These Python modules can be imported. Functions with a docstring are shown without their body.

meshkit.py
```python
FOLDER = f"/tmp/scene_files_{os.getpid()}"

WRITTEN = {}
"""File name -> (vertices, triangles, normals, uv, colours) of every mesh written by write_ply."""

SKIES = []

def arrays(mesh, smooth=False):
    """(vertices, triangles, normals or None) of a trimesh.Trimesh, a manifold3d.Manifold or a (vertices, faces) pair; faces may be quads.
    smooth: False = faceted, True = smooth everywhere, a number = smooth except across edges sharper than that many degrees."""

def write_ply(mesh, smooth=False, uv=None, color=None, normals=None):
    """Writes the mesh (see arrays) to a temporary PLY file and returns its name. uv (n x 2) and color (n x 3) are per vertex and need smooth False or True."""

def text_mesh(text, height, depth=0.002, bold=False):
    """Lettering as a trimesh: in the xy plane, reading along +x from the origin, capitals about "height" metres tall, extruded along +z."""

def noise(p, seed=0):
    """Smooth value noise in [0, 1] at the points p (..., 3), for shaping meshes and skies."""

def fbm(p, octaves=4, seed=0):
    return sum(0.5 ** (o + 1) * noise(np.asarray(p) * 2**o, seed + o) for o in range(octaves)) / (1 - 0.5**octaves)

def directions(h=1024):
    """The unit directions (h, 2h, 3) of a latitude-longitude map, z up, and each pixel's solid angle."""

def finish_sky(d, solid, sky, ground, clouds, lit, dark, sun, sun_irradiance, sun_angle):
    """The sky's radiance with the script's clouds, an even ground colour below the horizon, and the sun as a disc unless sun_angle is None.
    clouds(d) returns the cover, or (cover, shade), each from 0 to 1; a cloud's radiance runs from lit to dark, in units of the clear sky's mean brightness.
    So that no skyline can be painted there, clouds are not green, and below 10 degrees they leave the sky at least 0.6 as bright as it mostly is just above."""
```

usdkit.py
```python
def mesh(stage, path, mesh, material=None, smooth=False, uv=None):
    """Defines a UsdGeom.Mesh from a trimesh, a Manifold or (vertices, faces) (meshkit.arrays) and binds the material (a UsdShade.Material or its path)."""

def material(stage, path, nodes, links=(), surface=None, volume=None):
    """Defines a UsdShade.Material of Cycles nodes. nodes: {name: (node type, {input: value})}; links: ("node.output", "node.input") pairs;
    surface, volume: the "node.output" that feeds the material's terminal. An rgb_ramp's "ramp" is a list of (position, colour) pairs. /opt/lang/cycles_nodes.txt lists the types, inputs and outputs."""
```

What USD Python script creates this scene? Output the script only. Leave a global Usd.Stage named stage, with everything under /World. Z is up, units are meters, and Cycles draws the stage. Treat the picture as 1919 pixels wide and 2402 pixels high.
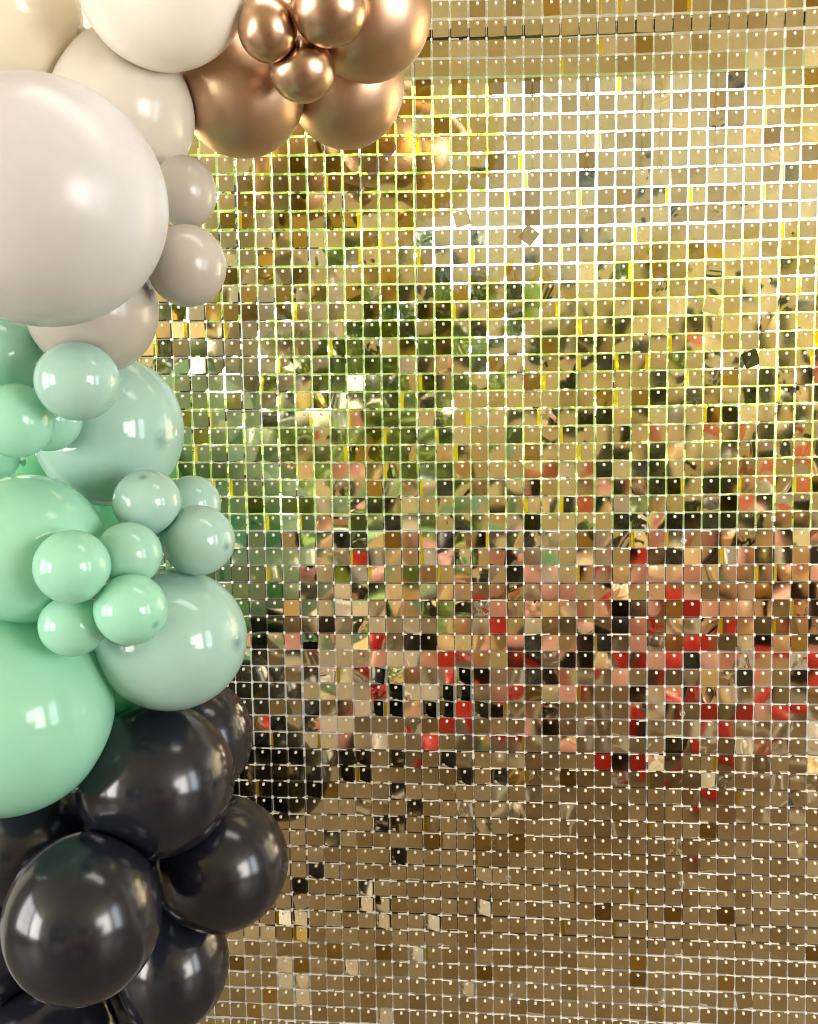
import math, random
import numpy as np
import trimesh
import usdkit
from pxr import Usd, UsdGeom, UsdLux, UsdShade, Gf, Sdf, Vt

stage = Usd.Stage.CreateInMemory()
UsdGeom.SetStageUpAxis(stage, UsdGeom.Tokens.z)
UsdGeom.SetStageMetersPerUnit(stage, 1.0)
world = UsdGeom.Xform.Define(stage, '/World')
stage.SetDefaultPrim(world.GetPrim())
UsdGeom.Scope.Define(stage, '/World/Looks')
rng = np.random.default_rng(7)
random.seed(7)

# ------------------------------------------------------------------ camera
EXPOSURE = 3.15
CAM = np.array([0.1086, -1.6794, 1.5])
RIGHT = np.array([0.99652909, 0.08216755, -0.01335168])
UP = np.array([0.0063146, 0.08531409, 0.9963341])
FWD = np.array([-0.08300542, 0.99296022, -0.08449912])
cam = UsdGeom.Camera.Define(stage, '/World/camera')
m = Gf.Matrix4d(*RIGHT, 0, *UP, 0, *(-FWD), 0, *CAM, 1)
cam.AddTransformOp().Set(m)
cam.CreateHorizontalApertureAttr(24.0)
cam.CreateVerticalApertureAttr(24.0 * 1024 / 818)
cam.CreateFocalLengthAttr(24.0 * 2300 / 1919)
cam.CreateClippingRangeAttr(Gf.Vec2f(0.05, 500))
cam.CreateExposureAttr(EXPOSURE)

# ------------------------------------------------------------------ daylight outside
SUN_EL, SUN_AZ = math.radians(60), math.radians(-28)          # azimuth measured from +y towards +x
sun_dir = np.array([math.sin(SUN_AZ) * math.cos(SUN_EL), math.cos(SUN_AZ) * math.cos(SUN_EL), math.sin(SUN_EL)])
sky = UsdLux.DomeLight.Define(stage, '/World/sky')
usdkit.material(stage, '/World/Looks/sky', {
    's': ('sky_texture', {'sky_type': 'single_scattering', 'sun_disc': False, 'sun_elevation': SUN_EL,
                          'sun_rotation': math.atan2(sun_dir[0], sun_dir[1]), 'air_density': 1.0, 'aerosol_density': 2.5}),
    'b': ('background_shader', {'strength': 0.15})}, [('s.color', 'b.color')], surface='b.background')
UsdShade.MaterialBindingAPI.Apply(sky.GetPrim()).Bind(UsdShade.Material.Get(stage, '/World/Looks/sky'))
sky.GetPrim().SetCustomDataByKey('kind', 'structure')
sun = UsdLux.DistantLight.Define(stage, '/World/sun')
sun.CreateNormalizeAttr(True)
sun.CreateIntensityAttr(1.25)
sun.CreateAngleAttr(0.5)
sun.CreateColorAttr(Gf.Vec3f(1.0, 0.95, 0.86))
z = sun_dir / np.linalg.norm(sun_dir)
xa = np.cross([0, 0, 1.0], z); xa /= np.linalg.norm(xa); ya = np.cross(z, xa)
sun.AddTransformOp().Set(Gf.Matrix4d(*xa, 0, *ya, 0, *z, 0, 0, 0, 10, 1))


def area_light(name, pos, direction, w, h, power, color):
    """A RectLight at pos shining along direction."""
    l = UsdLux.RectLight.Define(stage, '/World/' + name)
    l.CreateWidthAttr(w); l.CreateHeightAttr(h)
    l.CreateIntensityAttr(power)
    l.CreateColorAttr(Gf.Vec3f(*color))
    zz = -np.asarray(direction, float); zz /= np.linalg.norm(zz)
    up = np.array([0, 0, 1.0]) if abs(zz[2]) < .9 else np.array([0, 1.0, 0])
    xx = np.cross(up, zz); xx /= np.linalg.norm(xx); yy = np.cross(zz, xx)
    l.AddTransformOp().Set(Gf.Matrix4d(*xx, 0, *yy, 0, *zz, 0, *map(float, pos), 1))
    return l


WINDOWS = [  # centre, width, height, inward x, radiance, colour, label
    ((-3.88, -1.95, 1.6), 1.7, 2.1, 1, 1.15, (1.0, 0.98, 0.97), 'wide white framed side window to the left of the camera'),
    ((4.28, -1.5, 1.6), 0.75, 2.1, -1, 1.4, (0.80, 0.89, 1.0), 'narrow white framed side window to the right of the camera'),
    ((-3.88, -4.05, 1.6), 1.9, 2.1, 1, 2.2, (1.0, 0.97, 0.93), 'wide white framed side window near the back of the left wall'),
    ((4.28, -3.5, 1.6), 2.1, 2.1, -1, 2.2, (1.0, 0.97, 0.93), 'wide white framed side window near the back of the right wall'),
]
for k, (c, w, h, s, power, col, _) in enumerate(WINDOWS):
    area_light('window_light' + (f'_{k:03d}' if k else ''), c, (s, 0.0, -0.05), w, h, power, col)
CEILING_LAMP = (0.25, -0.62, 2.82)
area_light('lamp_light', CEILING_LAMP, (0, -0.1, -1), 1.5, 0.35, 0.8, (1.0, 0.95, 0.88))

# ------------------------------------------------------------------ helpers
counts = {}


def numbered(parent, name):
    key = parent + '/' + name
    n = counts.get(key, -1) + 1
    counts[key] = n
    return key if n == 0 else f'{key}_{n:03d}'


def tag(prim, label=None, category=None, group=None, kind=None):
    for k, v in (('label', label), ('category', category), ('group', group), ('kind', kind)):
        if v:
            prim.SetCustomDataByKey(k, v)
    return prim


def thing(name, label, category, loc=(0, 0, 0), group=None):
    x = UsdGeom.Xform.Define(stage, numbered('/World', name))
    x.AddTranslateOp().Set(Gf.Vec3d(*map(float, loc)))
    return tag(x.GetPrim(), label, category, group)


def obj(name, mesh, mat, parent=None, smooth=False, **kw):
    path = numbered(str(parent.GetPath()) if parent else '/World', name)
    p = usdkit.mesh(stage, path, mesh, LOOK[mat], smooth=smooth).GetPrim()
    return tag(p, **kw) if kw else p


def struct(name, mesh, mat, smooth=False):
    return obj(name, mesh, mat, None, smooth, kind='structure')


def box(x0, x1, y0, y1, z0, z1):
    b = trimesh.creation.box((x1 - x0, y1 - y0, z1 - z0))
    b.apply_translation(((x0 + x1) / 2, (y0 + y1) / 2, (z0 + z1) / 2))
    return b


def cyl(p0, p1, r, sections=10):
    return trimesh.creation.cylinder(r, segment=np.array([p0, p1], float), sections=sections)


cat = trimesh.util.concatenate

LOOK = {}


def mat(name, nodes, links=(), surface=None):
    LOOK[name] = usdkit.material(stage, '/World/Looks/' + name, nodes, links, surface=surface)


def plain(name, color, rough=0.6, var=0.12, scale=6.0, bump=0.0, bscale=60.0, **kw):
    lo = tuple(c * (1 - var) for c in color); hi = tuple(min(1, c * (1 + var)) for c in color)
    nodes = {'g': ('geometry', {}), 'n': ('noise_texture', {'scale': scale, 'detail': 4.0}),
             'c': ('rgb_ramp', {'ramp': [(0.3, lo), (0.7, hi)]}), 'p': ('principled_bsdf', {'roughness': rough, **kw})}
    links = [('g.position', 'n.vector'), ('n.fac', 'c.fac'), ('c.color', 'p.base_color')]
    if bump:
        nodes['n2'] = ('noise_texture', {'scale': bscale, 'detail': 3.0})
        nodes['b'] = ('bump', {'strength': bump, 'distance': 0.002})
        links += [('g.position', 'n2.vector'), ('n2.fac', 'b.height'), ('b.normal', 'p.normal')]
    mat(name, nodes, links, 'p.BSDF')


# ------------------------------------------------------------------ materials
plain('floor_wood', (0.18, 0.14, 0.09), 0.45, 0.25, 3.0)
plain('tan_wall', (0.41, 0.35, 0.20), 0.8, 0.06, 1.5)
plain('tan_ceiling', (0.46, 0.395, 0.225), 0.85, 0.05, 1.5)
plain('cream_paint', (0.82, 0.76, 0.66), 0.7, 0.04, 3.0)
plain('grey_panel', (0.50, 0.52, 0.55), 0.6, 0.06, 4.0)
plain('dark_timber', (0.05, 0.035, 0.025), 0.6, 0.25, 12.0)
plain('dark_metal', (0.035, 0.025, 0.02), 0.4, 0.1, 20.0)
plain('lawn', (0.035, 0.075, 0.011), 0.9, 0.35, 5.0)
plain('bark', (0.10, 0.07, 0.05), 0.9, 0.3, 20.0)
plain('red_cloth', (0.62, 0.018, 0.015), 0.5, 0.1, 10.0)
plain('pink_latex', (0.94, 0.52, 0.53), 0.25, 0.05, 8.0)
plain('coral_cloth', (0.72, 0.28, 0.20), 0.7, 0.1, 8.0)
plain('peach_latex', (0.92, 0.68, 0.44), 0.25, 0.05, 8.0)
plain('red_latex', (0.62, 0.012, 0.012), 0.22, 0.05, 8.0)
plain('white_cloth', (0.78, 0.76, 0.72), 0.8, 0.04, 8.0)
plain('peach_cloth', (0.86, 0.66, 0.40), 0.8, 0.06, 8.0)
plain('black_cloth', (0.008, 0.008, 0.008), 0.8, 0.1, 8.0)
plain('teal_cloth', (0.05, 0.38, 0.24), 0.7, 0.08, 8.0)
plain('orange_wood', (0.42, 0.17, 0.04), 0.5, 0.2, 10.0)
plain('white_frame', (0.75, 0.74, 0.72), 0.5, 0.03, 8.0)

def leaf_mat(name, ramp, through):
    mat(name, {'g': ('geometry', {}), 'n': ('noise_texture', {'scale': 7.0, 'detail': 3.0}),
               'c': ('rgb_ramp', {'ramp': ramp}), 'p': ('principled_bsdf', {'roughness': 0.45}),
               't': ('translucent_bsdf', {}), 'm': ('mix_closure', {'fac': through})},
        [('g.position', 'n.vector'), ('n.fac', 'c.fac'), ('c.color', 'p.base_color'), ('c.color', 't.color'),
         ('p.BSDF', 'm.closure1'), ('t.BSDF', 'm.closure2')], 'm.closure')


leaf_mat('leaf', [(0.3, (0.28, 0.38, 0.05)), (0.5, (0.52, 0.60, 0.12)), (0.7, (0.78, 0.76, 0.22))], 0.6)
leaf_mat('leaf_pale', [(0.3, (0.46, 0.48, 0.20)), (0.5, (0.70, 0.70, 0.36)), (0.7, (0.85, 0.83, 0.55))], 0.55)
leaf_mat('leaf_dark', [(0.3, (0.028, 0.046, 0.006)), (0.5, (0.055, 0.085, 0.01)), (0.7, (0.085, 0.118, 0.014))], 0.3)
leaf_mat('curtain_cloth', [(0.3, (0.70, 0.64, 0.50)), (0.7, (0.78, 0.72, 0.58))], 0.5)


def latex(name, color, through, rough, spec=0.5):
    """Stretched rubber: a little light comes through, the skin is softly glossy and slightly uneven."""
    lo = tuple(c * 0.95 for c in color); hi = tuple(min(1, c * 1.05) for c in color)
    mat(name, {'tc': ('texture_coordinate', {}), 'n': ('noise_texture', {'scale': 9.0, 'detail': 5.0, 'roughness': 0.6}),
               'c': ('rgb_ramp', {'ramp': [(0.3, lo), (0.7, hi)]}),
               'a': ('attribute', {'attribute': 'tip'}), 'x': ('mix', {'mix_type': 'multiply', 'color2': (0.45, 0.55, 0.60)}),
               'n2': ('noise_texture', {'scale': 260.0, 'detail': 2.0}), 'b': ('bump', {'strength': 0.03, 'distance': 0.001}),
               'r': ('map_range', {'from_min': 0.3, 'from_max': 0.7, 'to_min': rough * 0.8, 'to_max': rough * 1.25}),
               'p': ('principled_bsdf', {'specular_ior_level': spec}), 't': ('translucent_bsdf', {}), 'm': ('mix_closure', {'fac': through})},
        [('tc.object', 'n.vector'), ('tc.object', 'n2.vector'), ('n.fac', 'c.fac'), ('c.color', 'x.color1'), ('a.fac', 'x.fac'),
         ('x.color', 'p.base_color'), ('x.color', 't.color'), ('n2.fac', 'b.height'), ('b.normal', 'p.normal'),
         ('n.fac', 'r.value'), ('r.result', 'p.roughness'), ('p.BSDF', 'm.closure1'), ('t.BSDF', 'm.closure2')], 'm.closure')


latex('cream', (0.88, 0.80, 0.65), 0.22, 0.20)
latex('pearl', (0.86, 0.81, 0.73), 0.20, 0.16)
latex('sand', (0.67, 0.61, 0.53), 0.18, 0.20)
latex('white', (0.59, 0.565, 0.565), 0.16, 0.29)
latex('taupe', (0.46, 0.42, 0.365), 0.15, 0.20)
latex('mint', (0.38, 0.68, 0.54), 0.24, 0.105)
latex('mintg', (0.39, 0.60, 0.525), 0.20, 0.105)
latex('mintl', (0.38, 0.73, 0.56), 0.26, 0.12)
latex('mintd', (0.20, 0.62, 0.36), 0.35, 0.25)
latex('black', (0.010, 0.011, 0.018), 0.0, 0.17, 0.55)
for nm, r_lo, r_hi in (('bronze', .36, .46), ('bronze_small', .24, .33)):
    mat(nm, {'tc': ('texture_coordinate', {}), 'n': ('noise_texture', {'scale': 14.0, 'detail': 4.0}),
             'r': ('map_range', {'from_min': 0.3, 'from_max': 0.7, 'to_min': r_lo, 'to_max': r_hi}),
             'p': ('principled_bsdf', {'metallic': 1.0, 'base_color': (0.56, 0.365, 0.24)})},
        [('tc.object', 'n.vector'), ('n.fac', 'r.value'), ('r.result', 'p.roughness')], 'p.BSDF')


GOLD = [(0.0, (0.64, 0.50, 0.27)), (0.5, (0.84, 0.70, 0.43)), (1.0, (0.93, 0.83, 0.60))]


def film(name, amount, scale, ramp=GOLD):
    """Mirrored gold film, thin enough that a strong light behind it shows faintly."""
    mat(name, {'g': ('geometry', {}), 'oi': ('object_info', {}), 'sc': ('vector_math', {'math_type': 'scale', 'scale': 1.0}),
               'n': ('noise_texture', {'scale': scale, 'detail': 1.0, 'distortion': 0.6}),
               'b': ('bump', {'strength': amount, 'distance': 0.004}),
               'c': ('rgb_ramp', {'ramp': ramp}),
               'gl': ('glossy_bsdf', {'roughness': 0.05}), 'tr': ('transparent_bsdf', {'color': (0.80, 0.92, 0.74)}),
               'm': ('mix_closure', {'fac': 0.87})},
        [('g.position', 'n.vector'), ('n.fac', 'b.height'), ('b.normal', 'gl.normal'), ('oi.random', 'c.fac'), ('c.color', 'gl.color'),
         ('tr.BSDF', 'm.closure1'), ('gl.BSDF', 'm.closure2')], 'm.closure')


film('film_flat', 0.008, 20.0)
film('film_wavy', 0.035, 22.0)
film('film_creased', 0.16, 34.0)
film('film_amber', 0.03, 22.0, [(0.0, (0.34, 0.22, 0.06)), (0.5, (0.52, 0.34, 0.08)), (1.0, (0.72, 0.46, 0.12))])
mat('film_edge', {'tr': ('transparent_bsdf', {'color': (0.95, 0.72, 0.03)}), 'tl': ('translucent_bsdf', {'color': (0.95, 0.75, 0.04)}),
                  'gl': ('glossy_bsdf', {'roughness': 0.1, 'color': (0.9, 0.75, 0.3)}), 'm1': ('mix_closure', {'fac': 0.35}), 'm2': ('mix_closure', {'fac': 0.1})},
    [('tr.BSDF', 'm1.closure1'), ('tl.BSDF', 'm1.closure2'), ('m1.closure', 'm2.closure1'), ('gl.BSDF', 'm2.closure2')], 'm2.closure')
mat('clear_plastic', {'tr': ('transparent_bsdf', {'color': (0.96, 0.97, 0.98)}), 'tl': ('translucent_bsdf', {'color': (0.9, 0.92, 0.93)}),
                      'gl': ('glossy_bsdf', {'roughness': 0.18, 'color': (1, 1, 1)}), 'm1': ('mix_closure', {'fac': 0.09}),
                      'f': ('fresnel', {'IOR': 1.55}), 'm2': ('mix_closure', {})},
    [('tr.BSDF', 'm1.closure1'), ('tl.BSDF', 'm1.closure2'), ('f.fac', 'm2.fac'), ('m1.closure', 'm2.closure1'), ('gl.BSDF', 'm2.closure2')], 'm2.closure')
mat('peg_plastic', {'p': ('principled_bsdf', {'base_color': (0.93, 0.92, 0.88), 'roughness': 0.2}), 't': ('translucent_bsdf', {'color': (0.9, 0.86, 0.78)}),
                    'm': ('mix_closure', {'fac': 0.35})},
    [('p.BSDF', 'm.closure1'), ('t.BSDF', 'm.closure2')], 'm.closure')

# ------------------------------------------------------------------ the setting
gy = 60.0
struct('lawn', (np.array([[-gy, -gy, -.03], [gy, -gy, -.03], [gy, gy, -.03], [-gy, gy, -.03]]), np.array([[0, 1, 2, 3]])), 'lawn')
X0, X1, Y0, Y1, HZ = -4.0, 4.4, -5.6, 0.25, 2.9
struct('floor', box(X0 - .1, X1 + .1, Y0 - .1, Y1 + .12, -.02, 0), 'floor_wood')
struct('ceiling', box(X0 - .1, X1 + .1, Y0 - .1, Y1 + .12, HZ, HZ + .1), 'tan_ceiling')
struct('wall_left', box(X0 - .1, X0, Y0, Y1, 0, HZ), 'tan_wall')
struct('wall_right', box(X1, X1 + .1, Y0, Y1, 0, HZ), 'tan_wall')
struct('wall_back', cat([box(X0, -2.6, Y0 - .1, Y0, 0, HZ), box(-.25, X1, Y0 - .1, Y0, 0, HZ), box(-2.6, -.25, Y0 - .1, Y0, 2.35, HZ)]), 'tan_wall')
# the window side behind the sequins
WX0, WX1 = -1.7, 1.75
struct('wall_rear', cat([box(X0, WX0, Y1, Y1 + .1, 0, HZ), box(WX1, X1, Y1, Y1 + .1, 0, HZ), box(WX0, WX1, Y1, Y1 + .1, 2.186, HZ)]), 'cream_paint')
struct('wall_rear_dado', box(WX0, WX1, Y1, Y1 + .1, 0, 1.073), 'grey_panel')
eave = np.array([[X0, .37, 2.92], [X1, .37, 2.92], [X1, 1.45, 2.68], [X0, 1.45, 2.68]])
struct('eave', (np.vstack([eave, eave + [0, 0, .05]]), np.array([[0, 1, 2, 3], [7, 6, 5, 4], [0, 4, 5, 1], [1, 5, 6, 2], [2, 6, 7, 3], [3, 7, 4, 0]])), 'cream_paint')
sill = thing('window_sill', 'dark brown timber rail behind the lower sequin panels under the bright window', 'window sill')
obj('rail', box(WX0, WX1, Y1 - .035, Y1 + .1, 1.075, 1.292), 'dark_timber', sill)
obj('moulding', box(WX0, WX1, Y1 - .055, Y1 - .037, 1.268, 1.298), 'dark_timber', sill)
skirt = thing('skirting_board', 'brown board along the grey panel behind the bottom sequins', 'board')
obj('board', box(WX0, WX1, Y1 - .02, Y1 - .003, .46, .86), 'dark_timber', skirt)


def window(name, label, c, w, h, inward):
    t = thing(name, label, 'window', c)
    s = 1 if inward > 0 else -1
    fr = [box(-.04, .04, -w / 2 - .06, -w / 2, -h / 2 - .06, h / 2 + .06), box(-.04, .04, w / 2, w / 2 + .06, -h / 2 - .06, h / 2 + .06),
          box(-.04, .04, -w / 2, w / 2, h / 2, h / 2 + .06), box(-.04, .04, -w / 2, w / 2, -h / 2 - .06, -h / 2)]
    obj('frame', cat(fr), 'white_frame', t)
    obj('mullion', box(s * .06, s * .09, -.02, .02, -h / 2, h / 2), 'white_frame', t)
    obj('mullion', cat([box(s * .05, s * .08, -w / 2, w / 2, -h / 6 - .015, -h / 6 + .015), box(s * .05, s * .08, -w / 2, w / 2, h / 6 - .015, h / 6 + .015)]), 'white_frame', t)


for c, w, h, inward, _, _, label in WINDOWS:
    window('side_window', label, c, w, h, inward)
fix = thing('ceiling_lamp', 'long flat white ceiling lamp above the sequin wall', 'lamp', CEILING_LAMP)
obj('housing', box(-.8, .8, -.22, .22, .012, .078), 'white_frame', fix)
obj('rim', cat([box(-.8, .8, -.22, -.19, -.02, .010), box(-.8, .8, .19, .22, -.02, .010), box(-.8, -.77, -.188, .188, -.02, .010), box(.77, .8, -.188, .188, -.02, .010)]), 'white_frame', fix)

def leaves(centres, radii, count, size, r):
    """Leaf-shaped quads scattered through clumps."""
    which = r.integers(len(centres), size=count)
    d = r.normal(size=(count, 3)); d /= np.linalg.norm(d, axis=1)[:, None]
    p = np.asarray(centres)[which] + d * (np.asarray(radii)[which] * r.uniform(.45, 1.05, count)[:, None] ** .5)
    a = r.normal(size=(count, 3)); a /= np.linalg.norm(a, axis=1)[:, None]
    b = np.cross(a, r.normal(size=(count, 3))); b /= np.linalg.norm(b, axis=1)[:, None]
    s = size * r.uniform(.6, 1.3, count)[:, None]
    v = np.stack([p - a * s, p + b * s * .42, p + a * s, p - b * s * .42], 1).reshape(-1, 3)
    q = np.arange(count)[:, None] * 4
    return v, np.hstack([q, q + 1, q + 2, q + 3])


def tree(name, label, category, base, clumps, count, size, look, seed, trunk_r=.08):
    r = np.random.default_rng(seed)
    t = thing(name, label, category, base)
    cs = np.array([c[:3] for c in clumps], float); rs = np.array([c[3:] for c in clumps], float)
    limbs = [cyl((0, 0, 0), cs.mean(0), trunk_r, 8)] + [cyl(cs.mean(0) * .6, c, trunk_r * .4, 6) for c in cs]
    obj('trunk', cat(limbs), 'bark', t)
    obj('crown', leaves(cs, rs, count, size, r), look, t)


r0 = np.random.default_rng(3)
def clumps(n, x0, x1, z0, z1, rad, keep_out=None):
    out = []
    while len(out) < n:
        c = (r0.uniform(x0, x1), r0.uniform(-.5, .5), r0.uniform(z0, z1), rad * r0.uniform(.8, 1.15), rad, rad * r0.uniform(.8, 1.1))
        if keep_out and keep_out(c):
            continue
        out.append(c)
    return out


tree('garden_tree', 'sunlit lime green tree outside, left half of the window', 'tree', (-1.6, 3.6, -.03), clumps(34, -1.7, 1.4, .8, 4.2, .5), 13000, .07, 'leaf', 11)
tree('garden_shrub', 'sunlit green shrub outside below the patch of white sky', 'shrub', (.65, 3.3, -.03), clumps(34, -1.3, 1.5, .4, 2.36, .40), 12000, .06, 'leaf', 12, .05)
tree('garden_tree', 'sunlit lime green tree outside, right of the patch of white sky', 'tree', (2.55, 3.8, -.03), clumps(30, -.95, 1.5, .7, 4.4, .5), 12000, .07, 'leaf_pale', 13)
tree('garden_tree', 'tall sunlit tree farther back in the garden', 'tree', (-1.7, 6.2, -.03), clumps(16, -1.6, 1.0, 2.0, 5.6, .6), 4500, .09, 'leaf', 14)
for k, (x, y) in enumerate(((-4.6, -8.6), (-2.7, -8.9), (-.8, -8.5), (1.1, -8.8))):
    tree('hedge_bush', ('dense dark green bush on the lawn, far left of the doorway', 'dense dark green bush on the lawn, left of the doorway',
                        'dense dark green bush on the lawn beyond the doorway', 'dense dark green bush on the lawn, right of the doorway')[k], 'bush', (x, y, -.03),
         [(r0.uniform(-1.1, 1.1), r0.uniform(-.4, .4), r0.uniform(.3, 3.6), .55, .45, .5) for _ in range(30)], 9000, .10, 'leaf_dark', 20 + k)

# ------------------------------------------------------------------ party things the mirrors pick up, behind the camera
def lathe(profile, n=28):
    p = np.array(profile, float)
    a = np.linspace(0, 2 * np.pi, n, endpoint=False)
    v = np.stack([np.outer(np.cos(a), p[:, 0]), np.outer(np.sin(a), p[:, 0]), np.tile(p[:, 1], (n, 1))], -1).reshape(-1, 3)
    k = len(p)
    f = [[i * k + j, ((i + 1) % n) * k + j, ((i + 1) % n) * k + j + 1, i * k + j + 1] for i in range(n) for j in range(k - 1)]
    return v, np.array(f)


def clothed_table(x, y, rx, ry, h, look, label):
    t = thing('party_table', label, 'table', (x, y, 0))
    a = np.linspace(0, 2 * np.pi, 96, endpoint=False)
    rings = []
    for zz, s, wv in ((h, .0, 0), (h, .97, 0), (h - .012, 1.0, 0), (h * .6, 1.03, .015), (h * .25, 1.06, .03), (.012, 1.09, .045)):
        w = 1 + wv * np.sin(a * 11) + wv * .5 * np.sin(a * 17 + 1)
        rings.append(np.stack([np.sign(np.cos(a)) * np.abs(np.cos(a)) ** .6 * rx * s * w, np.sign(np.sin(a)) * np.abs(np.sin(a)) ** .6 * ry * s * w, np.full(96, zz)], 1))
    v = np.vstack(rings)
    f = np.array([[k * 96 + i, k * 96 + (i + 1) % 96, (k + 1) * 96 + (i + 1) % 96, (k + 1) * 96 + i] for k in range(5) for i in range(96)])
    obj('tablecloth', (v, f[:, ::-1]), look, t, True)
    for sx in (-1, 1):
        for sy in (-1, 1):
            obj('leg', cyl((sx * rx * .6, sy * ry * .6, 0.002), (sx * rx * .6, sy * ry * .6, h - .03), .018), 'dark_metal', t)


def room_balloon(x, y, zc, r, look, label):
    a = np.linspace(-np.pi / 2, np.pi / 2, 18)
    prof = [(max(1e-4, r * math.cos(t) * (1 if t > 0 else 1 - .12 * math.sin(-t) ** 2)), r * math.sin(t) * (1 if t > 0 else 1.18)) for t in a]
    t = thing('loose_balloon', label, 'balloon', (x, y, zc))
    obj('body', lathe(prof), look, t, True)
    obj('knot', lathe([(.003, -r * 1.17), (.007, -r * 1.19), (.003, -r * 1.22), (.014, -r * 1.26)], 12), look, t, True)


clothed_table(.98, -2.6, .13, .13, .52, 'red_cloth', 'table under a red pleated cloth behind the photographer')
clothed_table(-.75, -3.2, .30, .30, .62, 'white_cloth', 'table under a white pleated cloth behind the photographer')
clothed_table(2.2, -3.3, .5, .4, .74, 'peach_cloth', 'table under a peach pleated cloth by the right wall')
COLOURS = {'pink_latex': 'pink', 'peach_latex': 'peach', 'white': 'white', 'black': 'black', 'mintl': 'mint', 'red_latex': 'red'}
rb = np.random.default_rng(5)
for k, look in enumerate(['pink_latex', 'black', 'peach_latex', 'white', 'pink_latex', 'black', 'peach_latex', 'red_latex', 'white', 'black', 'mintl', 'pink_latex'] * 3):
    x = -1.0 + 3.1 * ((k * 0.618 + .13) % 1.0)
    zc = rb.uniform(.35, 1.25) if look != 'red_latex' else rb.uniform(.25, .6)
    room_balloon(x, rb.uniform(-3.6, -2.5), zc, rb.uniform(.11, .17), look, f'{COLOURS[look]} balloon floating in the room facing the sequin wall')
    stage.GetPrimAtPath('/World/loose_balloon' + (f'_{k:03d}' if k else '')).SetCustomDataByKey('group', f'{COLOURS[look]} balloons floating in the room')


def drape(x, y, w, z0, z1, look, label):
    n = 40
    xs = np.linspace(-w / 2, w / 2, n)
    front = np.stack([xs, .03 * np.sin(xs / w * 38), np.full(n, z1)], 1)
    v = np.vstack([front, front * [1, 1.6, 0] + [0, 0, z0], front * [1, 1, 1] + [0, .02, 0], front * [1, 1.6, 0] + [0, .02, z0]])
    f = [[i, i + 1, n + i + 1, n + i] for i in range(n - 1)] + [[2 * n + i + 1, 2 * n + i, 3 * n + i, 3 * n + i + 1] for i in range(n - 1)]
    p = obj('drape', (v + [x, y, 0], np.array(f)), look, None, True, label=label, category='drape')


drape(.62, -4.9, .28, .02, 1.25, 'coral_cloth', 'narrow coral drape hanging low at the back of the room')
drape(1.95, -4.5, .35, .02, 1.5, 'coral_cloth', 'coral drape hanging low near the right wall')
drape(-.1, -4.4, .30, .02, 1.2, 'peach_cloth', 'peach drape hanging low beside the doorway')
drape(1.25, -4.3, .25, .02, 1.35, 'peach_cloth', 'peach drape hanging low in mid room')
drape(2.6, -4.8, .5, .02, 2.0, 'black_cloth', 'tall black drape near the right wall')
drape(.36, -3.7, .22, .02, 1.15, 'black_cloth', 'narrow low black drape left of mid room')
drape(1.62, -3.3, .20, .02, 1.1, 'black_cloth', 'narrow low black drape right of mid room')
drape(-.62, -4.0, .24, .02, 1.1, 'black_cloth', 'narrow low black drape before the doorway')


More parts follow.
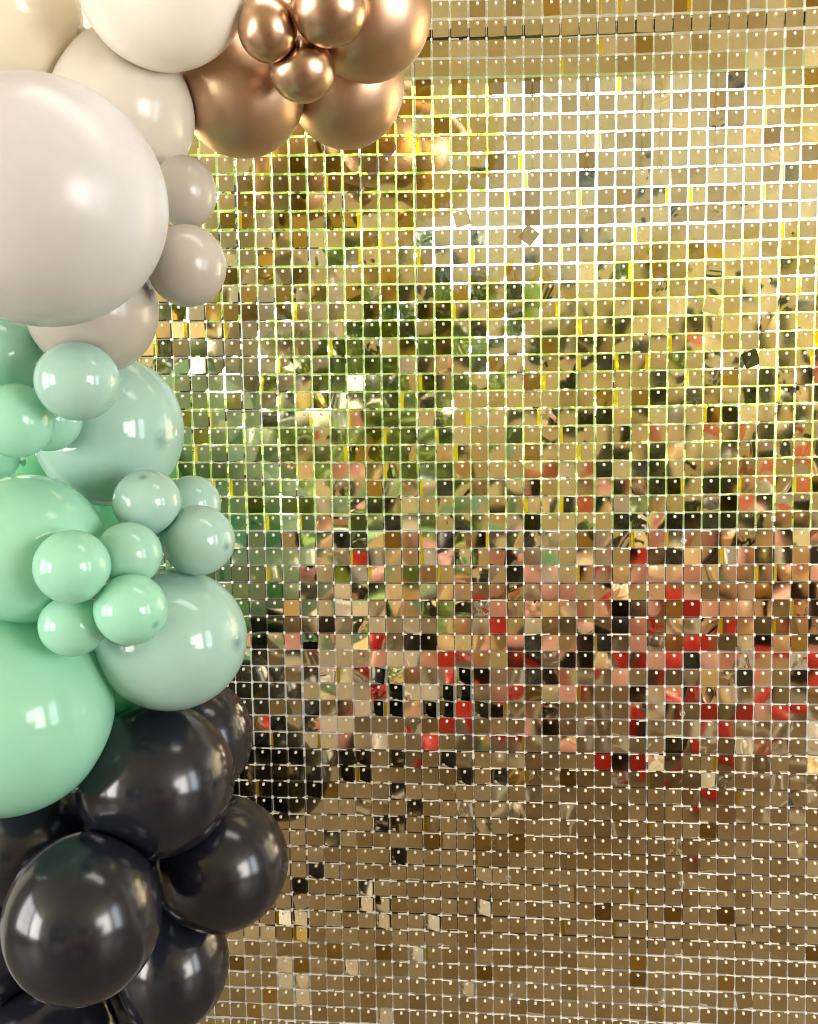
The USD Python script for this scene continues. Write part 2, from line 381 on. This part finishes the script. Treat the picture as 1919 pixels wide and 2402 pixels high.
def speaker(x, y, z0, w, h, label):
    t = thing('loudspeaker', label, 'loudspeaker', (x, y, 0))
    obj('cabinet', box(-w / 2, w / 2, -.15, .15, z0, z0 + h), 'black_cloth', t)
    obj('cone', cyl((0, .152, z0 + h * .35), (0, .17, z0 + h * .35), w * .36, 24), 'dark_metal', t)
    obj('tweeter', cyl((0, .152, z0 + h * .78), (0, .17, z0 + h * .78), w * .16, 20), 'dark_metal', t)
    obj('pole', cyl((0, 0, .03), (0, 0, z0), .02), 'dark_metal', t)
    obj('foot', cyl((0, 0, 0), (0, 0, .03), .2, 24), 'dark_metal', t)


speaker(-.95, -2.5, .75, .36, .6, 'black loudspeaker on a pole left of the camera')
speaker(.95, -3.4, .95, .34, .55, 'black loudspeaker on a pole behind the red table')
speaker(1.75, -2.2, .75, .32, .5, 'black loudspeaker on a pole right of the camera')
rp = np.random.default_rng(21)
ORDER15 = 'first second third fourth fifth sixth seventh eighth ninth tenth eleventh twelfth thirteenth fourteenth fifteenth'.split()
for k in range(15):
    x = -.1 + 2.7 * ((k * .618) % 1.0) if k < 12 else -2.2 + .8 * (k - 12)
    zc = rp.uniform(1.2, 2.6) if k < 12 else 2.62
    w, h = rp.uniform(.16, .34), rp.uniform(.2, .36)
    t = thing('picture', f'dark framed picture on the back wall, {ORDER15[k]} in hanging order', 'picture', (x, Y0 + .002 + .004 * k, zc), 'dark pictures on the back wall')
    obj('panel', box(-w / 2, w / 2, 0, .012, -h / 2, h / 2), 'black_cloth', t)
    obj('frame', cat([box(-w / 2 - .02, w / 2 + .02, 0, .022, h / 2, h / 2 + .02), box(-w / 2 - .02, w / 2 + .02, 0, .022, -h / 2 - .02, -h / 2),
                      box(-w / 2 - .02, -w / 2, 0, .022, -h / 2, h / 2), box(w / 2, w / 2 + .02, 0, .022, -h / 2, h / 2)]), 'dark_timber', t)

for x, y, label in ((.10, -2.35, 'red topped stool beside the white table'), (.50, -2.75, 'red topped stool left of the red table'),
                    (1.42, -2.35, 'red topped stool right of the red table'), 
                    (1.15, -2.1, 'red topped stool in front of the red table')):
    t = thing('stool', label, 'stool', (x, y, 0))
    obj('cushion', lathe([(.001, .40), (.10, .40), (.12, .42), (.12, .46), (.10, .48), (.05, .49), (.001, .492)]), 'red_cloth', t, 50)
    for k in range(4):
        q = k * math.pi / 2 + .4
        obj('leg', cyl((.12 * math.cos(q), .12 * math.sin(q), .398), (.16 * math.cos(q), .16 * math.sin(q), 0), .013), 'white_frame', t)
    obj('ring', trimesh.creation.torus(.136, .008, 24, 8).apply_translation((0, 0, .18)), 'white_frame', t)

# ------------------------------------------------------------------ the shimmer wall
PITCH, ZTOP = 0.030, 2.2185


def peg(c, r):
    """World x, z of a peg: the hanging panels sag and lean a little."""
    a = np.clip(np.asarray(c, float) / 20, -1.1, 1.15); b = (np.asarray(r, float) - 32) / 30
    A = np.stack([1 + 0 * a, a, b, a * a, a * b, b * b, a * a * b, a * b * b, b ** 3], -1)
    dx = A @ [0.00011, -0.00014, 0.00076, -0.0037, -0.00395, 0.00151, 0.00687, 0.00571, 0.0003]
    dz = A @ [-0.00118, -0.00146, 0.00591, 0.00283, 0.00554, 0.00476, -0.00602, -0.01239, -0.00964]
    return np.asarray(c) * PITCH + dx, ZTOP - np.asarray(r) * PITCH + dz


S = np.array([-1, -.86, 0, .86, 1])
GX, GZ = np.meshgrid(S, S, indexing='ij')
corner = (abs(GX) == 1) & (abs(GZ) == 1)
GX = np.where(corner, GX * .955, GX).ravel(); GZ = np.where(corner, GZ * .955, GZ).ravel()
Fq = np.array([[i * 5 + j, (i + 1) * 5 + j, (i + 1) * 5 + j + 1, i * 5 + j + 1] for i in range(4) for j in range(4)])
Ft = np.vstack([Fq[:, [0, 1, 2]], Fq[:, [0, 2, 3]]])
cidx = [0, 20, 24, 4]
tri = [Ft]
back = 25 + np.arange(4)
tri.append(np.array([[back[0], back[2], back[1]], [back[0], back[3], back[2]]]))
sides, sv = [], []
for k in range(4):
    o = 29 + 4 * k
    sides += [[o, o + 2, o + 1], [o + 1, o + 2, o + 3]]
TILE_F = np.vstack(tri + [np.array(sides)])
TILE_COUNTS = Vt.IntArray.FromNumpy(np.full(len(TILE_F), 3, np.int32))
TILE_IDX = Vt.IntArray.FromNumpy(TILE_F.astype(np.int32).ravel())


def rot(ax, ay, az):
    cx, sx, cy, sy, cz, sz = math.cos(ax), math.sin(ax), math.cos(ay), math.sin(ay), math.cos(az), math.sin(az)
    return (np.array([[1, 0, 0], [0, cx, -sx], [0, sx, cx]]) @ np.array([[cz, -sz, 0], [sz, cz, 0], [0, 0, 1]]) @ np.array([[cy, 0, sy], [0, 1, 0], [-sy, 0, cy]]))


def tile(path, look, w, h, x_off, bow, tilt, at):
    """One hanging sequin: a thin bowed plate, origin at its peg hole. bow = (a, b, c): y = a x2 + b z2 + c x z in plate units."""
    a, b, c, d = bow
    hx, hz = w / 2, h / 2
    y = a * GX ** 2 + b * GZ ** 2 + c * GX * GZ + d * GX ** 2 * GZ
    x, zz = GX * hx + x_off, GZ * hz - h * .315
    P = np.stack([x, y, zz], 1)
    gx, gz = (2 * a * GX + c * GZ + 2 * d * GX * GZ) / hx, (2 * b * GZ + c * GX + d * GX ** 2) / hz
    N = np.stack([gx, -np.ones(25), gz], 1); N /= np.linalg.norm(N, axis=1)[:, None]
    bk = P[cidx] + [0, .0004, 0]
    V, NN = [P, bk], [N, np.tile([0, 1.0, 0], (4, 1))]
    for k in range(4):
        i, j = cidx[k], cidx[(k + 1) % 4]
        V.append(np.array([P[i], P[j], bk[k], bk[(k + 1) % 4]]))
        e = P[j] - P[i]; nn = np.cross([0, 1.0, 0], e); nn /= np.linalg.norm(nn)
        if nn @ (P[i] + P[j] - 2 * P[12]) < 0:
            nn = -nn
        NN.append(np.tile(nn, (4, 1)))
    R = rot(*tilt)
    V = np.vstack(V) @ R.T + at
    NN = np.vstack(NN) @ R.T
    m = UsdGeom.Mesh.Define(stage, path)
    m.CreatePointsAttr(Vt.Vec3fArray.FromNumpy(V.astype(np.float32)))
    m.CreateFaceVertexCountsAttr(TILE_COUNTS); m.CreateFaceVertexIndicesAttr(TILE_IDX)
    m.CreateSubdivisionSchemeAttr('none')
    m.CreateNormalsAttr(Vt.Vec3fArray.FromNumpy(NN.astype(np.float32))); m.SetNormalsInterpolation('vertex')
    UsdShade.MaterialBindingAPI.Apply(m.GetPrim()).Bind(LOOK[look])
    return m.GetPrim()


def bars(p, q, w, d):
    """Rods with a six-sided section from points p to q (n x 3), as one mesh."""
    V, F = [], []
    ang = np.linspace(0, 2 * np.pi, 6, endpoint=False) + np.pi / 6
    for a, b in zip(p, q):
        ax = b - a; ax = ax / np.linalg.norm(ax)
        s = np.array([0, 1.0, 0]); t = np.cross(ax, s)
        ring = np.outer(np.cos(ang) * w, t) + np.outer(np.sin(ang) * d, s)
        o = len(V) * 12
        V.append(np.vstack([a + ring, b + ring]))
        for k in range(6):
            F.append([o + k, o + (k + 1) % 6, o + 6 + (k + 1) % 6, o + 6 + k])
    return np.vstack(V), np.array(F)


def sheet(name, look, parent, v, f, **kw):
    return obj(name, (v, f), look, parent, False, **kw)


peg_shape = trimesh.creation.cylinder(.0020, .0066, sections=8)
peg_shape.apply_transform(trimesh.transformations.rotation_matrix(np.pi / 2, [1, 0, 0]))
peg_head = trimesh.creation.icosphere(1, .0024); peg_head.apply_scale([1, .6, 1.2]); peg_head.apply_translation([0, -.0032, -.0004])
peg_shape = cat([peg_shape, peg_head])
knob_shape = trimesh.creation.box((.0033, .0042, .0046))
ring_shape = trimesh.creation.torus(.0036, .0011, major_sections=14, minor_sections=6)
ring_shape.apply_transform(trimesh.transformations.rotation_matrix(np.pi / 2, [1, 0, 0]))


def scatter(shape, pts):
    n, k = len(pts), len(shape.vertices)
    v = (shape.vertices[None] + np.asarray(pts)[:, None]).reshape(-1, 3)
    f = (shape.faces[None] + (np.arange(n) * k)[:, None, None]).reshape(-1, 3)
    return v, f


ORD = ['top', 'second', 'third', 'fourth', 'fifth', 'sixth', 'bottom']
FROM_RIGHT = ['rightmost', 'second from the right', 'third from the right', 'fourth from the right', 'fifth from the right']
LOOKS_LIKE = ['pale gold', 'bright backlit gold', 'lime backlit gold', 'olive gold', 'pink and red flecked gold', 'brown gold', 'dark brown gold']
GROUPS = [(-7, [-9, 1, 11, 21]), (3, [-20, -10, 0, 10, 20]), (13, [-20, -10, 0, 10, 20]), (23, [-20, -10, 0, 10, 20]),
          (33, [-17, -7, 3, 13]), (43, [-17, -7, 3, 13]), (53, [-17, -7, 3, 13])]


def panel(r0, c0, row, place):
    px, pz = peg(c0 + 4.5, r0 + 4.5)
    org = np.array([px, 0, pz])
    right = len(GROUPS[row][1]) - 1 - place
    t = thing('sequin_panel', f'{LOOKS_LIKE[row]} mirror sequin panel, {FROM_RIGHT[right]} in the {ORD[row]} row', 'sequin panel', org,
              'square gold sequin panels of the shimmer wall')
    base = str(t.GetPath())
    lean = rng.normal(0, .006, 2)
    cs, rs = np.meshgrid(np.arange(c0, c0 + 10), np.arange(r0, r0 + 10), indexing='ij')
    X, Z = peg(cs, rs)
    X = px + (X - px) * .9945; Z = pz + (Z - pz) * .9965      # each panel stops a little short of the next
    upper = row <= 3
    pegs = []
    for i in range(10):
        for j in range(10):
            r = r0 + j
            p = np.array([X[i, j], 0, Z[i, j]]) - org
            w = rng.normal(.0266 if r < 30 else .0279, .0003); h = .0267 if r < 30 else .0277
            g = rng.random()
            sd = .02 if g < .62 else (.06 if g < .89 else .13)
            if 26 < r < 44:
                sd = min(sd * 1.9, .19)
            tx = rng.normal(0.0, min(sd, .10) * .8) + lean[0]; tz = rng.normal(0, sd) + lean[1]
            if r > 37 and c0 + i < 5 and rng.random() < (.20 if c0 + i < -1 else .11):
                xt = X[i, j]
                xg, yg = (.37, .22) if r < 46 else (.42, .20)
                tz = -(math.atan2(xt + xg, yg) - math.atan2(.1086 - xt, 1.68)) / 2 + rng.normal(0, .02)
                tx = rng.normal(.0, .02)
            ty = rng.normal(0, .012) if rng.random() > .008 else rng.normal(0, .22)
            amp = math.exp(rng.normal(math.log(.000042), .95)); amp = min(amp, .0016)
            bow = amp * rng.normal(size=4) * [1, .8, 1, .7]
            look = 'film_flat' if g < .66 else ('film_wavy' if rng.random() < .75 else 'film_creased')
            tz = float(np.clip(tz, -.16, .16)) if r < 38 else tz
            tx = float(np.clip(tx, -.13, .10))
            if rng.random() < (.22 if (r < 20 and c0 + i < 3) else .06 if upper else .03):
                look = 'film_amber'
            xo = 0.0
            strip = upper and rng.random() < .11 or (not upper and rng.random() < .03)
            if strip:
                cut = rng.uniform(.12, .24) * w
                s = 1 if rng.random() < .78 else -1
                xo = s * cut / 2
                e = box(-w / 2, -w / 2 + cut * .97, .0003, .0006, -h * .81, h * .18)
                if s < 0:
                    e.vertices[:, 0] *= -1; e.invert()
                e.apply_translation(p)
                obj('film_edge', e, 'film_edge', t)
                w -= cut
            tile(numbered(base, 'tile'), look, w, h, xo, bow, (tx, ty, tz), p + [0, -.0004, 0])
            pegs.append(p + [0, .0012, 0])
    obj('pegs', scatter(peg_shape, pegs), 'peg_plastic', t, kind='stuff')
    # clear lattice behind the tiles: rods along the gaps, knobs where they cross
    gx = np.arange(c0 - .5, c0 + 10, 1.0); gz = np.arange(r0 - .19, r0 + 9, 1.0)
    P, Q, K = [], [], []
    for r in gz:
        x, zz = peg(gx, np.full(11, r)); pts = np.stack([x, np.full(11, .0062), zz], 1) - org
        P += list(pts[:-1]); Q += list(pts[1:]); K += list(pts[:-1])
    gz2 = np.arange(r0 - .19, r0 + 10, 1.0)
    for c in gx[:-1]:
        x, zz = peg(np.full(11, c), gz2); pts = np.stack([x, np.full(11, .0062), zz], 1) - org
        P += list(pts[:-1]); Q += list(pts[1:])
    obj('lattice', bars(np.array(P), np.array(Q), .0009, .0014), 'clear_plastic', t)
    obj('knobs', scatter(knob_shape, [k - [0, .0062, 0] for k in K]), 'peg_plastic', t, kind='stuff')
    ribs = []
    for j in range(10):
        for i in range(10):
            for side in (-1, 1):
                if r0 + j >= 42 and rng.random() < .62 or r0 + j < 42 and rng.random() < .12:
                    x, zz = peg(np.array([c0 + i + side * .5, c0 + i + side * min(.42, rng.uniform(-.25, .42) if rng.random() < .8 else .0)]), np.full(2, r0 + j - .19 + rng.normal(0, .012)))
                    yy = rng.uniform(-.0026, -.0008)
                    ribs.append((np.array([x[0], -.0012, zz[0]]) - org, np.array([x[1], yy, zz[1] + rng.normal(0, .0005)]) - org))
    if ribs:
        obj('ribs', bars([a for a, _ in ribs], [b for _, b in ribs], .0010, .0016), 'peg_plastic', t, kind='stuff')
    clips = []
    if row == 1:
        clips = [(c, r0 + 2.0, r0 + 6.6) for c in range(c0, c0 + 10) if c in (3, 6, 9, 12, 13, 16)]
    elif not upper:
        clips = [(c0 + 1.5, r0 + 6.85, r0 + 7.75)]
    elif row == 3 and c0 == 10:
        clips = [(14.5, r0 + 6.85, r0 + 7.75)]
    for c, ra, rb in clips:
        (xa_, xb_), (za_, zb_) = peg(np.array([c, c]), np.array([ra, rb]))
        a, b = np.array([xa_, .004, za_]) - org, np.array([xb_, .004, zb_]) - org
        off = np.array([0, .009 if row == 1 else -.0075, 0])
        rod = trimesh.Trimesh(*bars([a + off], [b + off], .0013, .0013), process=False) if False else None
        v, f = bars([a + off], [b + off], .0014, .0012)
        f = np.vstack([f[:, [0, 1, 2]], f[:, [0, 2, 3]]])
        rings = [ring_shape.copy() for _ in range(2 if row == 1 else 1)]
        for k, rg in enumerate(rings):
            at = (a * .88 + b * .12 if k == 0 else b) if row == 1 else (a * .4 + b * .6)
            rg.apply_translation(at + off)
        obj('clip', cat([trimesh.Trimesh(v, f, process=False)] + rings), 'peg_plastic' if row == 1 else 'clear_plastic', t)
    for c, fr in ((c0 - .5, .1), (c0 - .5, 6.2)):
        x, zz = peg(np.array(c), np.array(r0 + fr))
        tb = box(-.0017, .0017, -.0025, .0025, -.0045, .0045); tb.apply_translation(np.array([x, 0, zz]) - org)
        obj('tab', tb, 'peg_plastic', t)


for row, (r0_, cols) in enumerate(GROUPS):
    for place, c0_ in enumerate(cols):
        panel(r0_, c0_, row, place)

st = thing('backdrop_stand', 'thin dark metal stand carrying the sequin panels', 'stand', (0, 0, 0))
x_, z_ = peg(np.array([-10, 25.0]), np.array([2.45, 2.45]))
obj('crossbar', box(-.75, 1.0, .011, .023, z_.mean() - .0085, z_.mean() + .0085), 'dark_metal', st)
xu, zu = peg(np.array([-.5, -.5]), np.array([3.0, 33.0]))
obj('upright', bars([np.array([xu[0], .012, zu[0]])], [np.array([xu[1], .012, zu[1]])], .0014, .0025), 'dark_metal', st)
for s in (-.78, 1.03):
    obj('leg', cyl((s, .02, .004), (s, .02, 2.3), .012), 'dark_metal', st)
    obj('foot', box(s - .02, s + .02, -.1, .18, 0, .012), 'dark_metal', st)

# ------------------------------------------------------------------ the balloon garland
BALLOONS = [
    ('A', (-0.545, -0.349, 2.069), 0.1029, 0.1029, 'cream', 'large cream balloon in the top left corner'),
    ('B', (-0.304, -0.406, 2.072), 0.1078, 0.1036, 'pearl', 'large pearl white balloon at the top edge, touching the small bronze ones'),
    ('C', (-0.401, -0.302, 1.944), 0.0990, 0.0997, 'sand', 'large sand white balloon half hidden between pearl and bronze balloons'),
    ('D', (-0.388, -0.601, 1.755), 0.1384, 0.1347, 'white', 'biggest white balloon at the left edge, foremost of the garland'),
    ('E', (-0.301, -0.350, 1.823), 0.0424, 0.0482, 'taupe', 'small taupe balloon beside the biggest white one, upper of a pair'),
    ('F', (-0.276, -0.433, 1.711), 0.0497, 0.0516, 'taupe', 'small taupe balloon beside the biggest white one, lower of a pair'),
    ('G', (-0.407, -0.421, 1.660), 0.0837, 0.0837, 'taupe', 'large taupe balloon showing below the biggest white balloon'),
    ('H', (-0.540, -0.409, 1.602), 0.0576, 0.0576, 'mint', 'mint balloon at the left edge, just under the biggest white balloon'),
    ('I', (-0.398, -0.499, 1.564), 0.0510, 0.0486, 'mintg', 'small grey mint balloon in front of the taupe and large mint balloons'),
    ('J', (-0.490, -0.475, 1.517), 0.0452, 0.0470, 'mintl', 'small pale mint balloon at the left edge, topmost of the pale ones'),
    ('K', (-0.488, -0.390, 1.521), 0.0450, 0.0450, 'mint', 'small mint balloon tucked behind two others, only a crescent showing'),
    ('L', (-0.460, -0.248, 1.504), 0.1095, 0.1138, 'mintg', 'large grey mint balloon below the taupe ones, with dark tip spot'),
    ('M', (-0.581, -0.136, 1.386), 0.1085, 0.1046, 'mintd', 'deep mint balloon glowing at the back of the garland'),
    ('N', (-0.615, -0.308, 1.467), 0.0380, 0.0380, 'mint', 'sliver of a mint balloon cut by the left edge'),
    ('O', (-0.512, -0.419, 1.347), 0.1033, 0.0995, 'mintl', 'large light mint balloon at the left edge, upper of two'),
    ('P', (-0.560, -0.402, 1.116), 0.1426, 0.1393, 'mintl', 'biggest light mint balloon at the left edge, above the black ones'),
    ('Q', (-0.410, -0.510, 1.335), 0.0466, 0.0460, 'mintl', 'small light mint balloon, foremost in the mint cluster'),
    ('R', (-0.365, -0.436, 1.341), 0.0430, 0.0424, 'mint', 'small mint balloon in the middle of the mint cluster'),
    ('S', (-0.360, -0.375, 1.405), 0.0462, 0.0442, 'mintg', 'small mint balloon, topmost of its cluster, dark tip on top'),
    ('T', (-0.352, -0.198, 1.388), 0.0442, 0.0449, 'mintg', 'small grey mint balloon half hidden against the sequins'),
    ('U', (-0.301, -0.340, 1.348), 0.0514, 0.0494, 'mintg', 'small grey mint balloon, rightmost of its cluster, dark tip at right'),
    ('V', (-0.347, -0.483, 1.276), 0.0458, 0.0452, 'mintl', 'small light mint balloon with dark tip before the large lower one'),
    ('W', (-0.431, -0.468, 1.253), 0.0430, 0.0406, 'mintl', 'small mint balloon, lowest of the small mint cluster'),
    ('X', (-0.349, -0.325, 1.204), 0.1071, 0.1016, 'mintg', 'large grey mint balloon resting on the black balloons'),
    ('Y', (-0.478, -0.224, 1.110), 0.0703, 0.0703, 'mintd', 'sliver of a deep green balloon between two large mint ones'),
    ('Z1', (-0.386, -0.306, 0.989), 0.1144, 0.1116, 'black', 'large glossy black balloon directly under the large grey mint one'),
    ('Z2', (-0.373, -0.118, 0.992), 0.0839, 0.0934, 'black', 'black balloon against the sequins, behind the uppermost large black one'),
    ('Z3', (-0.319, -0.214, 0.821), 0.1058, 0.1035, 'black', 'black balloon reaching farthest right over the sequins'),
    ('Z4', (-0.445, -0.443, 0.847), 0.1037, 0.1108, 'black', 'large glossy black balloon lower left, foremost with bright window highlights'),
    ('Z5', (-0.408, -0.196, 0.641), 0.0885, 0.1016, 'black', 'black balloon at the bottom, lowest one beside the sequins'),
    ('Z6', (-0.594, -0.292, 0.881), 0.0973, 0.0937, 'black', 'black balloon in shadow under the biggest light mint one'),
    ('Z7', (-0.737, -0.142, 0.654), 0.1059, 0.1075, 'black', 'black balloon cut by the left edge near the bottom'),
    ('Z8', (-0.619, -0.188, 0.471), 0.1199, 0.1183, 'black', 'black balloon in the bottom left corner, only its top showing'),
    ('Z9', (-0.745, -0.092, 0.535), 0.078, 0.078, 'black', 'sliver of a black balloon at the left edge near the bottom corner'),
    ('Z10', (-0.529, -0.105, 0.502), 0.080, 0.080, 'black', 'black balloon in the dark gap at the bottom edge'),
    ('Z11', (-0.455, -0.155, 0.796), 0.085, 0.085, 'black', 'black balloon in the dark gap between three large black ones'),
    ('G1', (-0.253, -0.217, 1.997), 0.0928, 0.0928, 'bronze', 'large chrome bronze balloon, leftmost of the three big ones'),
    ('G2', (-0.111, -0.125, 2.034), 0.0911, 0.0970, 'bronze', 'large chrome bronze balloon, lower right, against the sequins'),
    ('G3', (-0.057, -0.282, 2.075), 0.0892, 0.0918, 'bronze', 'large chrome bronze balloon at the top edge'),
    ('G4', (-0.1738, -0.388, 2.016), 0.0382, 0.0412, 'bronze_small', 'small chrome bronze balloon, leftmost of three, beside the pearl balloon'),
    ('G5', (-0.092, -0.398, 2.033), 0.0488, 0.0458, 'bronze_small', 'small chrome bronze balloon at the top edge, uppermost of three'),
    ('G6', (-0.140, -0.335, 1.982), 0.0440, 0.0421, 'bronze_small', 'small chrome bronze balloon, lowest of three'),
]
TIPS = {'L': (0.854, -0.154, -0.497), 'S': (0.069, 0.748, -0.66), 'U': (0.869, -0.161, -0.468), 'V': (0.802, -0.377, -0.463), 'X': (0.942, -0.003, -0.335)}
FAMILY = {'cream': 'white', 'pearl': 'white', 'sand': 'white', 'white': 'white', 'taupe': 'taupe', 'bronze': 'chrome bronze', 'bronze_small': 'chrome bronze', 'black': 'black'}
BASIS = np.stack([RIGHT, UP, FWD])                                  # the garland faces this way
ball = trimesh.creation.icosphere(subdivisions=4)
BV, BF = ball.vertices, ball.faces
centres = np.array([b[1] for b in BALLOONS]); mean_r = np.array([(b[2] + b[3]) / 2 for b in BALLOONS])
for n, (key, c, rx, ry, look, label) in enumerate(BALLOONS):
    c = np.array(c); rm = mean_r[n]
    core = np.array([-.5, -.10, c[2] * .8 + .25]); core = core if key[0] != 'G' or len(key) == 1 else np.array([-.2, -.12, 2.12])
    neck = core - c; neck[1] = max(neck[1], .4 * np.linalg.norm(neck)); neck /= np.linalg.norm(neck)
    if key in TIPS:
        neck = -(np.array(TIPS[key]) @ BASIS)
    if key == 'C':
        neck = np.array([-.043, -.028, .096]) / np.linalg.norm([-.043, -.028, .096])
    d = BV.copy()
    s = d @ neck
    body = (d @ BASIS.T * [rx, ry, (rx + ry) / 2 * 1.04]) @ BASIS
    body += np.outer(np.maximum(0, s) ** 6 * .16 * rm, neck)
    body += c
    for k in range(len(BALLOONS)):
        if k == n:
            continue
        e = centres[k] - c; dist = np.linalg.norm(e)
        if dist > (rm + mean_r[k]) * 1.08:
            continue
        e = e / dist
        lim = (dist ** 2 + rm ** 2 - mean_r[k] ** 2) / (2 * dist) - .0007
        over = (body - c) @ e - lim
        soft = .0015
        push = np.where(over > -6 * soft, soft * np.logaddexp(0, over / soft), 0)
        body -= np.outer(push, e)
    fam = FAMILY.get(look, 'mint')
    t = thing('balloon', label, 'balloon', c, fam + ' balloons of the garland')
    pr = obj('body', (body - c, BF), look, t, True)
    if key in TIPS:
        ang = np.arccos(np.clip(-(d @ neck), -1, 1))
        val = np.clip(1.25 - ang / .13, 0, 1).astype(np.float32)
        UsdGeom.PrimvarsAPI(pr).CreatePrimvar('tip', Sdf.ValueTypeNames.FloatArray, 'vertex').Set(Vt.FloatArray.FromNumpy(val))
    tipd = neck
    base_p = tipd * (rm * 1.17)
    kp = base_p
    u1 = np.cross(tipd, [0.3, .2, .9]); u1 /= np.linalg.norm(u1); u2 = np.cross(tipd, u1)
    prof = np.array([(.004, -.012), (.006, -.004), (.0075, 0), (.006, .004), (.0038, .007), (.006, .014), (.011, .020), (.0115, .021), (.009, .0205)])
    kv, kf = lathe(prof * min(1.3, rm / .06 * .8), 14)
    obj('knot', (np.stack([kv[:, 0], kv[:, 1], kv[:, 2]], 1) @ np.stack([u1, u2, tipd]) + kp, kf), look, t, True)
